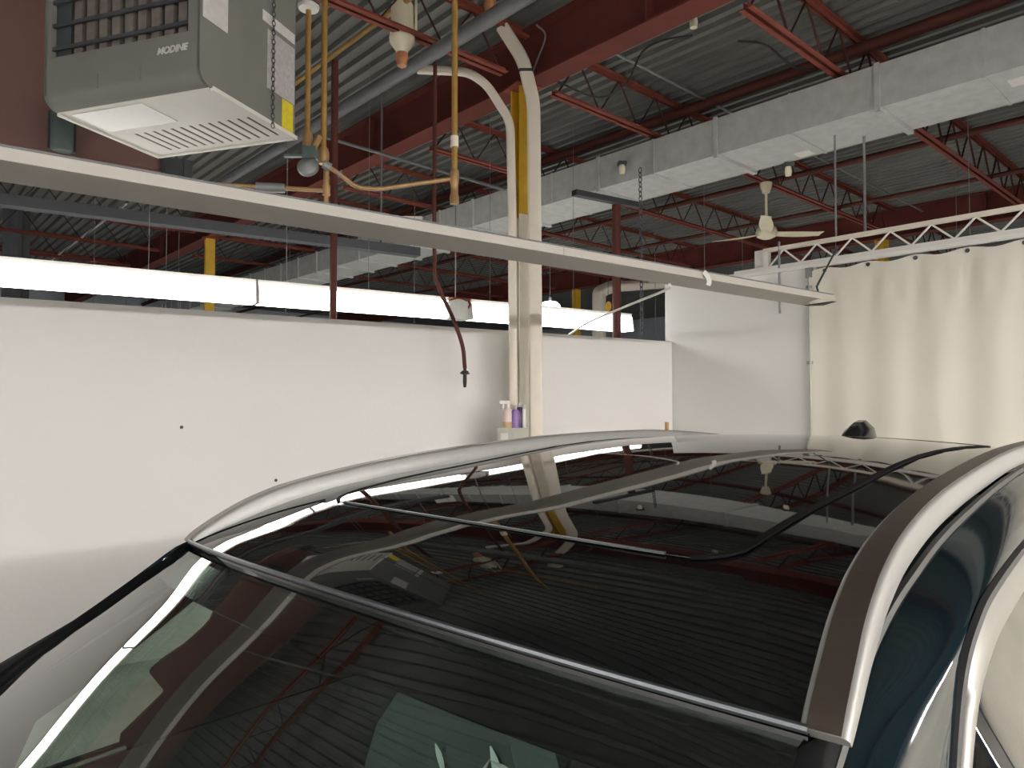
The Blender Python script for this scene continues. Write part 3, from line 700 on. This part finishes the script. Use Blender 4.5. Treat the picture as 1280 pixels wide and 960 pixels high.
# header edge
def hz(t, dx=0., dz=0.):
    x = -.067*(1-t*t); y = .583*t; return c_(x+dx, y, rz_(x, y)+dz)
# fixed front glass, from the header to the sunroof
def fx(yn): return .160+.026*yn*yn
rows = []
for i in range(9):
    s = i/8; row = []
    for j in range(25):
        t = j/12-1; w = lerp(.578, .44, s); y = w*t
        xa = -.067*(1-t*t)+.004; xb = fx(min(1.15, abs(y)/.41)) - .006
        x = lerp(xa, xb, s); row.append(RS(x, y, .001))
    rows.append(row)
MB().slab(rows, .003).build('front_roof_glass', 'roofglass', car, True, 60)
# sunroof panel with rounded front corners
def sunrow(s, nx=24):
    row = []; rc = .075
    for j in range(nx+1):
        t = j/(nx/2)-1; xf = fx(t); L_ = 1.755-xf; x = xf+L_*s
        q = L_*s; w = .417
        if q < rc: w = .417-rc+sqrt(max(0, rc*rc-(rc-q)**2))
        row.append((x, w*t))
    return row
SS = [0, .004, .01, .02, .035, .055, .08, .12, .18, .25, .35, .45, .55, .65, .75, .85, .93, 1]
MB().slab([[RS(x, y, .0016) for x, y in sunrow(s)] for s in SS], .003).build('sunroof_glass', 'roofglass', car, True, 60)
fr = sunrow(0); front = [RS(x, y, .004) for x, y in fr]
left = [RS(*sunrow(s)[-1], .003) for s in SS[1:]]; right = [RS(*sunrow(s)[0], .003) for s in SS[1:]]
def bandseal(path, w, m, name):
    return MB().sweep(path, [(-w/2, -.003), (w/2, -.003), (w/2, .0), (-w/2, .0)], up=(0, 0, 1)).build(name, m, car, False)
bandseal(front, .005, 'header', 'sunroof_front_seal')
bandseal(left, .007, 'satin', 'sunroof_seal'); bandseal(right, .011, 'satin', 'sunroof_seal'); bandseal([RS(1.762, .417*(j/10-1), .003) for j in range(21)], .012, 'rubber', 'sunroof_seal')
MB().tube([hz(j/16-1, 0, .006) for j in range(33)], .0042, 8).build('header_trim', 'header', car)
MB().tube([RS(a, b, .0015) for a, b in [(.2*q/12, lerp(.572, .43, (q/12)**1.1)) for q in range(13)]], .0013, 6).build('panel_seal', 'trim', car)
# windshield
WE = [(-1.05, .78), (-.6, .72), (-.4, .68), (-.285, .645), (-.225, .613), (-.158, .592), (-.06, .583), (0, .58)]
def ws(t, L_, dz=0.):
    x = -.075-L_+(.067+.1*L_/.9)*t*t; y = t*ip(WE, x)
    return c_(x, y, rz_(x, y)-.004+dz)
LS = [0, .02, .05, .09, .14, .2, .27, .35, .45, .55, .68, .8, .9]
MB().slab([[ws(j/16-1, L_) for j in range(33)] for L_ in LS], .005, (-.5, 0, .86)).build('windshield', 'wind', car, True, 80)
fr = MB(); off = -.008
fr.slab([[ws(j/12-1, L_, off) for j in range(25)] for L_ in (0, .02, .04, .058)], .003, (-.5, 0, .86))
for s in (1, -1): fr.slab([[ws(s*lerp(.955, 1, q/2), L_, off) for q in range(3)] for L_ in LS], .003, (-.5, 0, .86))
fr.build('frit_band', 'trim', car, True, 80)
# rails
RT = [(.0, .595, .005), (.015, .5935, .019), (.05, .589, .041), (.1, .582, .067), (.15, .576, .086), (.2, .5705, .100), (.3, .5615, .119), (.45, .5545, .139), (.65, .551, .156), (1.0, .55, .175), (1.3, .55, .18), (1.6, .548, .178), (1.85, .545, .165), (2.05, .542, .150), (2.12, .54, .138)]
for s in (1, -1):
    pth = crom([c_(a, s*b, c) for a, b, c in RT], 4)
    n = len(pth)
    hb = lambda i: max(.006, min(.036, pth[i].z-CZ-rz_(pth[i].x, pth[i].y)+.004))
    o = MB().sweep(pth, [[(-.019, -hb(i)), (.019, -hb(i)), (.019, -.004), (.015, 0), (-.015, 0), (-.019, -.004)] for i in range(n)], up=(0, 0, 1)).build('roof_rail', 'rail', car, True, 50)
    MB().sweep([p+Vector((0, 0, .0012)) for p in pth], [(-.0135, -.001), (.0135, -.001), (.0135, .0), (-.0135, .0)], up=(0, 0, 1)).build('rail_top', 'railtop', o, False)
# flanks: ditch line, crease, window seal, belt
GAP = [(-.6, .675, -.335), (-.35, .642, -.205), (-.1, .612, -.07), (0, .60, -.03), (.07, .592, -.008), (.133, .584, .017), (.216, .58, .044), (.31, .58, .068), (.5, .58, .1), (.9, .58, .132), (1.4, .575, .142), (1.9, .565, .122), (2.22, .55, .09)]
CRE = [(-.6, .78, -.46), (-.35, .735, -.34), (-.1, .68, -.20), (.03, .648, -.115), (.117, .627, -.054), (.18, .625, -.002), (.267, .625, .027), (.34, .625, .045), (.608, .625, .082), (1.0, .62, .092), (1.5, .615, .085), (2.0, .60, .05), (2.25, .59, .0)]
SEA = [(-.6, .79, -.50), (-.3, .74, -.37), (-.02, .685, -.225), (.105, .66, -.14), (.174, .648, -.068), (.231, .645, .002), (.304, .645, .037), (.40, .645, .054), (.64, .645, .071), (1.0, .64, .076), (1.5, .635, .068), (2.0, .62, .03), (2.25, .61, -.03)]
SEF = [(-.6, .76, -.43), (-.3, .69, -.245), (-.02, .622, -.08), (.105, .612, -.035), (.174, .625, -.02), (.231, .64, .008)]+SEA[6:]      # the far pillar is slimmer behind the glass
BEL = [(-.62, .83, -.53), (-.4, .82, -.50), (-.15, .82, -.48), (.06, .82, -.47), (.174, .82, -.465), (.26, .82, -.46), (.32, .82, -.46), (.42, .82, -.46), (.64, .82, -.45), (1.0, .82, -.44), (1.5, .81, -.43), (2.0, .79, -.41), (2.3, .76, -.39)]
NSP = 4
def cv(T, s): return crom([c_(a, s*b, c) for a, b, c in T], NSP)
def loftc(A, B, n=4, bulge=.0, s=1):
    rows = []
    for a, b in zip(A, B):
        rows.append([a.lerp(b, q/n)+Vector((0, s*bulge*4*(q/n)*(1-q/n), bulge*2.2*4*(q/n)*(1-q/n))) for q in range(n+1)])
    return rows
def relax(rows, n):
    for _ in range(n):
        new = [list(r) for r in rows]
        for i in range(1, len(rows)-1):
            for j in range(1, len(rows[0])-1):
                new[i][j] = (rows[i-1][j]*1.5+rows[i+1][j]*1.5+rows[i][j-1]*.5+rows[i][j+1]*.5+rows[i][j])/5
        rows = new
    return rows
for s in (1, -1):
    g_, c2, se, be = cv(GAP, s), cv(CRE, s), cv(SEF if s > 0 else SEA, s), cv(BEL, s)
    nm = 'far' if s > 0 else 'near'
    if s > 0:
        g4 = [(a, ip(WE, a)+.016, rz_(a, ip(WE, a))+.004) for a in (-.6, -.35, -.1, 0)]
        g_ = cv(g4+GAP[4:], s)
    # pillar between windshield edge and ditch line
    A = [Vector(ws(s, L_, .002)) for L_ in (.6, .5, .4, .32, .24, .16, .1, .05, .0)]
    G2 = [Vector(c_(a, s*b, c)) for a, b, c in ((-.6, .675, -.335), (-.48, .658, -.272), (-.37, .645, -.215), (-.28, .634, -.167), (-.19, .624, -.118), (-.1, .612, -.07), (-.03, .605, -.04), (.03, .598, -.02), (.08, .591, -.004))]
    if s > 0: G2 = [a+Vector((0, .016, .006)) for a in A]
    MB().slab([[a.lerp(b, q/3)+Vector((0, s*(.01 if s < 0 else .002)*sin(pi*q/3), (.006 if s < 0 else .002)*sin(pi*q/3))) for q in range(4)] for a, b in zip(A, G2)], .012, (0, s*.5, .8)).build('pillar_trim', 'satin', car, True, 60)
    k = 2*NSP
    k = (4 if s > 0 else 2)*NSP
    MB().tube(g_[k:], .006, 6).build('ditch_seal', 'rubber', car)
    rows = []
    for a, c in zip(g_, se):
        rows.append([Vector((lerp(a.x, c.x, q/12), lerp(a.y, c.y, sin(q/12*pi/2)), lerp(a.z, c.z, 1-cos(q/12*pi/2)))) for q in range(13)])
    MB().slab(relax(rows, 6), .01, (0, s*.6, .8)).build('roof_side', 'paint', car, True, 80)
    MB().tube(se, .006, 6).build('door_seal', 'black', car)
    off = Vector((0, s*.004, -.003))
    tr2 = [p.lerp(q, .055)+off for p, q in zip(se, be)]
    MB().slab([[p.lerp(q, t/2)+Vector((0, s*.004*sin(pi*t/2), 0)) for t in range(3)] for p, q in zip([p+off for p in se], tr2)], .006, (0, s*.9, .3)).build('window_trim', 'bright', car, True, 60)
    if s < 0:
        MB().slab(loftc(tr2, be, 6, .012, s), .004, (0, s*.9, .3)).build('door_glass', 'side', car, True, 60)
    # lower body side
    rows = []
    for b in be:
        x = b.x; yb = abs(b.y)
        rows.append([(x, s*yb, b.z), (x, s*(yb+.055), b.z-.03), (x, s*(yb+.085), b.z-.2), (x, s*(yb+.08), b.z-.45), (x, s*(yb+.06), .34), (x, s*(yb+.0), .24)])
    MB().slab(rows, .02, (0, s, 0)).build('door_panel', 'paint', car, True, 40)
# the far side of the cabin: lining with the front window opening and its pane
HOLE = [(.036, .644, -.126), (.054, .645, -.13), (.073, .650, -.143), (.083, .657, -.163), (.080, .662, -.177), (.068, .667, -.192), (.035, .678, -.22), (-.004, .685, -.241), (-.024, .691, -.257), (-.026, .694, -.266), (-.022, .696, -.272), (.007, .711, -.312), (.009, .714, -.32), (-.062, .738, -.387), (-.062, .745, -.406), (-.17, .746, -.41), (-.248, .747, -.413), (-.216, .707, -.302), (-.126, .687, -.247), (-.068, .673, -.206), (-.015, .658, -.166)]
OUT = [(-.62, .79, -.40), (-.3, .70, -.185), (-.06, .634, -.062), (.1, .612, -.022), (.35, .600, -.005), (2.1, .600, -.005), (2.2, .75, -.42), (-.3, .755, -.43)]
bm = bmesh.new(); edges = []
for loop in (HOLE, OUT):
    vv = [bm.verts.new(c_(a, .5984-.36*c, c)) for a, b, c in loop]
    for i in range(len(vv)): edges.append(bm.edges.new((vv[i], vv[(i+1) % len(vv)])))
bmesh.ops.triangle_fill(bm, use_beauty=True, use_dissolve=False, edges=edges, normal=(0, 1, .36))
geo = bmesh.ops.extrude_face_region(bm, geom=bm.faces[:])
bmesh.ops.translate(bm, verts=[v for v in geo['geom'] if isinstance(v, bmesh.types.BMVert)], vec=(0, .006, .002))
bmesh.ops.recalc_face_normals(bm, faces=bm.faces)
me = bpy.data.meshes.new('cabin_lining'); bm.to_mesh(me); bm.free(); me.materials.append(M['cabin'])
o = bpy.data.objects.new('cabin_lining', me); COL.objects.link(o); o.parent = car
hp = [Vector(c_(a, .5984-.36*c+.003, c+.001)) for a, b, c in HOLE]
MB().add(hp+[p+Vector((0, .003, .001)) for p in hp], [tuple(range(len(hp)))[::-1], tuple(range(len(hp), 2*len(hp)))]).build('quarter_window', 'qglass', car, False)
pts = [c_(-.25, .5984+.36*.42-.012, -.42), c_(-.15, .5984+.36*.417-.012, -.417), c_(-.055, .5984+.36*.413-.012, -.413)]
MB().tube(pts, .005, 6).build('sill_trim', 'bright', car)
for s in (1, -1): MB().box(c_(-.95, s*.742-.005, -1.16), c_(2.15, s*.742+.005, -.42)).build('door_lining', 'cabin', car, False)
MB().box(c_(-.96, -.75, -1.16), c_(-.92, .75, -.53)).build('firewall', 'cabin', car, False)
# cabin: dashboard, floor, seats, wheel
MB().slab([[c_(x, y, z-.03*y*y) for y in (-.7, -.5, -.25, 0, .25, .5, .7)] for x, z in ((-.9, -.52), (-.6, -.46), (-.35, -.47), (-.25, -.52), (-.22, -.75), (-.3, -1.1))], .02, (.1, 0, 1)).build('dashboard', 'cabin', car, True, 50)
MB().box(c_(-.8, -.78, -1.2), c_(2.2, .78, -1.14)).box(c_(2.1, -.7, -1.2), c_(2.15, .7, -.1)).build('cabin_floor', 'cabin', car, False)
def seat(yc, m):
    e = empty('s', (0, 0, 0)); bpy.data.objects.remove(e)
    back = MB(); rows = []
    for i in range(9):
        v = i/8; z = -.95+.60*v; xx = .30+.14*v; wd = .25-.03*v*v-.05*max(0, v-.85)/.15
        rows.append((xx, z, wd))
    ring = []
    for (xx, z, wd) in rows:
        ring.append([c_(xx-.06*(1-(q/4-1)**2 if False else .0)-.03*abs(q/5-1)**2, yc+wd*(q/5-1), z-.02*abs(q/5-1)**3) for q in range(11)])
    o = MB().slab(ring, -.11, (1, 0, 0)).build('front_seat', m, car, True, 70)
    MB().box(c_(-.1, yc-.26, -1.0), c_(.42, yc+.26, -.86)).build('seat_cushion', m, o)
    pl = MB()
    for dy in (-.09, .09):
        pl.tube(crom([c_(.375+.16*v-.006, yc+dy*(1+.2*sin(v*7)), -.95+.565*v) for v in (.0, .25, .5, .75, .97)], 3), .004, 5)
    pl.build('seat_seam', 'cabin', o)
    MB().sweep([c_(.60, yc-.13, -.27), c_(.60, yc-.11, -.26), c_(.60, yc+.11, -.26), c_(.60, yc+.13, -.27)], flat(.17, .10, .04)).build('headrest', 'cabin', o)
    MB().tube([c_(.57, yc-.06, -.4), c_(.6, yc-.06, -.3)], .007, 6).tube([c_(.57, yc+.06, -.4), c_(.6, yc+.06, -.3)], .007, 6).build('headrest_post', 'alloy', o)
    return o
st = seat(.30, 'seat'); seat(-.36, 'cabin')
# white ribbons shaped as the glints on the seat's plastic cover
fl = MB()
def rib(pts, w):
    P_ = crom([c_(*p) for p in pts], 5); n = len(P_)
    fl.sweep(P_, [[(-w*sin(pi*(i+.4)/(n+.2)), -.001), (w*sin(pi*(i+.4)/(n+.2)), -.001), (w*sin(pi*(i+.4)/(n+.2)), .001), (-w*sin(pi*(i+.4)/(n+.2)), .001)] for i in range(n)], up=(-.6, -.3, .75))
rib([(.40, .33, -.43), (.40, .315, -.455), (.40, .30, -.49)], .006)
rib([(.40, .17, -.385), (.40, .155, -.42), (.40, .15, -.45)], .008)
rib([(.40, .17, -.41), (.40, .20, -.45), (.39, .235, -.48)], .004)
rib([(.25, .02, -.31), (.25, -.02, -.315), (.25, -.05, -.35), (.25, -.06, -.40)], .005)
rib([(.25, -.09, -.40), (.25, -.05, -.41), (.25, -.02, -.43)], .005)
fl.build('seat_film_glint', 'film_glint', car)
MB().tube([c_(-.05+.10*cos(a)*.3, -.37+.18*cos(a), -.52+.17*sin(a)) for a in [2*pi*q/28 for q in range(28)]], .014, 8, closed=True).build('steering_wheel', 'cabin', car)
o = MB().box(c_(-.02, .32, -.468), c_(.06, .42, -.455)).build('dash_tag', 'paper', car)
# shark-fin antenna
AX = 2.0
rows = []
for i, (xx, hh, ww) in enumerate(((-.11, .002, .006), (-.085, .020, .024), (-.045, .036, .036), (.0, .047, .044), (.055, .055, .046), (.08, .05, .040), (.098, .028, .034), (.11, .004, .026))):
    rows.append([RS(AX+xx, ww, .004), c_(AX+xx, ww*.8, rz_(AX, 0)+.006+hh*.55), c_(AX+xx, ww*.25, rz_(AX, 0)+.006+hh), c_(AX+xx, -ww*.25, rz_(AX, 0)+.006+hh), c_(AX+xx, -ww*.8, rz_(AX, 0)+.006+hh*.55), RS(AX+xx, -ww, .004)])
a_ = MB().grid(rows); a_.f += [tuple(range(6)), tuple(42+q for q in range(6))]
a_.build('antenna_fin', 'trim', car, True, 35)
# hood, front, tail, wheels: the rest of the car down to the floor
hood = []
for x, z, wd in ((-.55, -.50, .80), (-.95, -.53, .82), (-1.3, -.58, .82), (-1.6, -.65, .80), (-1.85, -.75, .74), (-1.95, -.9, .68), (-1.97, -1.2, .66)):
    hood.append([c_(x+(.12 if x < -1.5 else 0)*(j/8-1)**2, wd*(j/8-1), z-.05*abs(j/8-1)**3) for j in range(17)])
MB().slab(hood, .02).build('hood', 'paint', car, True, 50)
for s in (1, -1):
    rows = []
    for x, z, wd in ((-.55, -.55, .80), (-.95, -.58, .82), (-1.3, -.63, .82), (-1.6, -.70, .80), (-1.84, -.85, .72)):
        rows.append([(x, s*wd, z+CZ), (x, s*(wd+.08), z+CZ-.12), (x, s*(wd+.09), .6), (x, s*(wd+.06), .34), (x, s*wd, .24)])
    MB().slab(rows, .02, (0, s, 0)).build('fender', 'paint', car, True, 40)
tail = []
for x, z, wd in ((2.22, .085, .52), (2.36, .03, .56), (2.52, -.18, .66), (2.62, -.4, .74), (2.7, -.62, .78), (2.72, -.95, .78), (2.66, -1.22, .74)):
    tail.append([c_(x-.1*(j/8-1)**2, wd*(j/8-1), z-.03*(j/8-1)**2) for j in range(17)])
MB().slab(tail, .02, (1, 0, 0)).build('tailgate', 'paint', car, True, 50)
for s in (1, -1):
    rows = [[(x, s*wd, z+CZ), (x, s*(wd+.03), z+CZ-.3), (x, s*(wd+.02), .5), (x, s*wd, .26)] for x, z, wd in ((2.25, -.42, .80), (2.45, -.42, .78), (2.6, -.45, .72))]
    MB().slab(rows, .02, (0, s, 0)).build('rear_quarter', 'paint', car, True, 40)
for x in (-1.15, 1.65):
    for s in (1, -1):
        m = Matrix.Rotation(pi/2, 4, 'X')
        o = MB().lathe([(.22, -.11), (.33, -.11), (.36, -.08), (.36, .08), (.33, .11), (.22, .11)], (x, s*.80, .36), 32, m).build('wheel', 'tyre', car)
        rm = MB().lathe([(0, -.03), (.06, -.03), (.21, -.05), (.225, -.1), (.225, .1), (.21, .05), (.06, .03), (0, .03)], (x, s*.80, .36), 30, m)
        rm.build('rim', 'alloy', o)

# ------------------------------------------------------------------ world, camera
w_ = bpy.data.worlds.new('World'); sc.world = w_; w_.use_nodes = True
bg = w_.node_tree.nodes['Background']; bg.inputs[0].default_value = (.82, .88, 1, 1); bg.inputs[1].default_value = .25
cam = bpy.data.cameras.new('camera'); co = bpy.data.objects.new('camera', cam); COL.objects.link(co)
co.location = (0, 0, HZ); co.rotation_euler = (R(90)+math.atan(27/897), 0, R(47.7-90))
cam.sensor_fit = 'HORIZONTAL'; cam.sensor_width = 36; cam.lens = 36*897/1280; cam.clip_start = .02; cam.clip_end = 100
sc.camera = co
sc.view_settings.view_transform = 'Standard'; sc.view_settings.look = 'None'; sc.view_settings.gamma = 1; sc.view_settings.use_curve_mapping = False
sc.view_settings.exposure = -.05
sc.cycles.use_denoising = True
sc.cycles.max_bounces = 8; sc.cycles.diffuse_bounces = 4; sc.cycles.glossy_bounces = 4; sc.cycles.transparent_max_bounces = 12
sc.cycles.caustics_reflective = False; sc.cycles.caustics_refractive = False
sc.cycles.sample_clamp_indirect = 4.
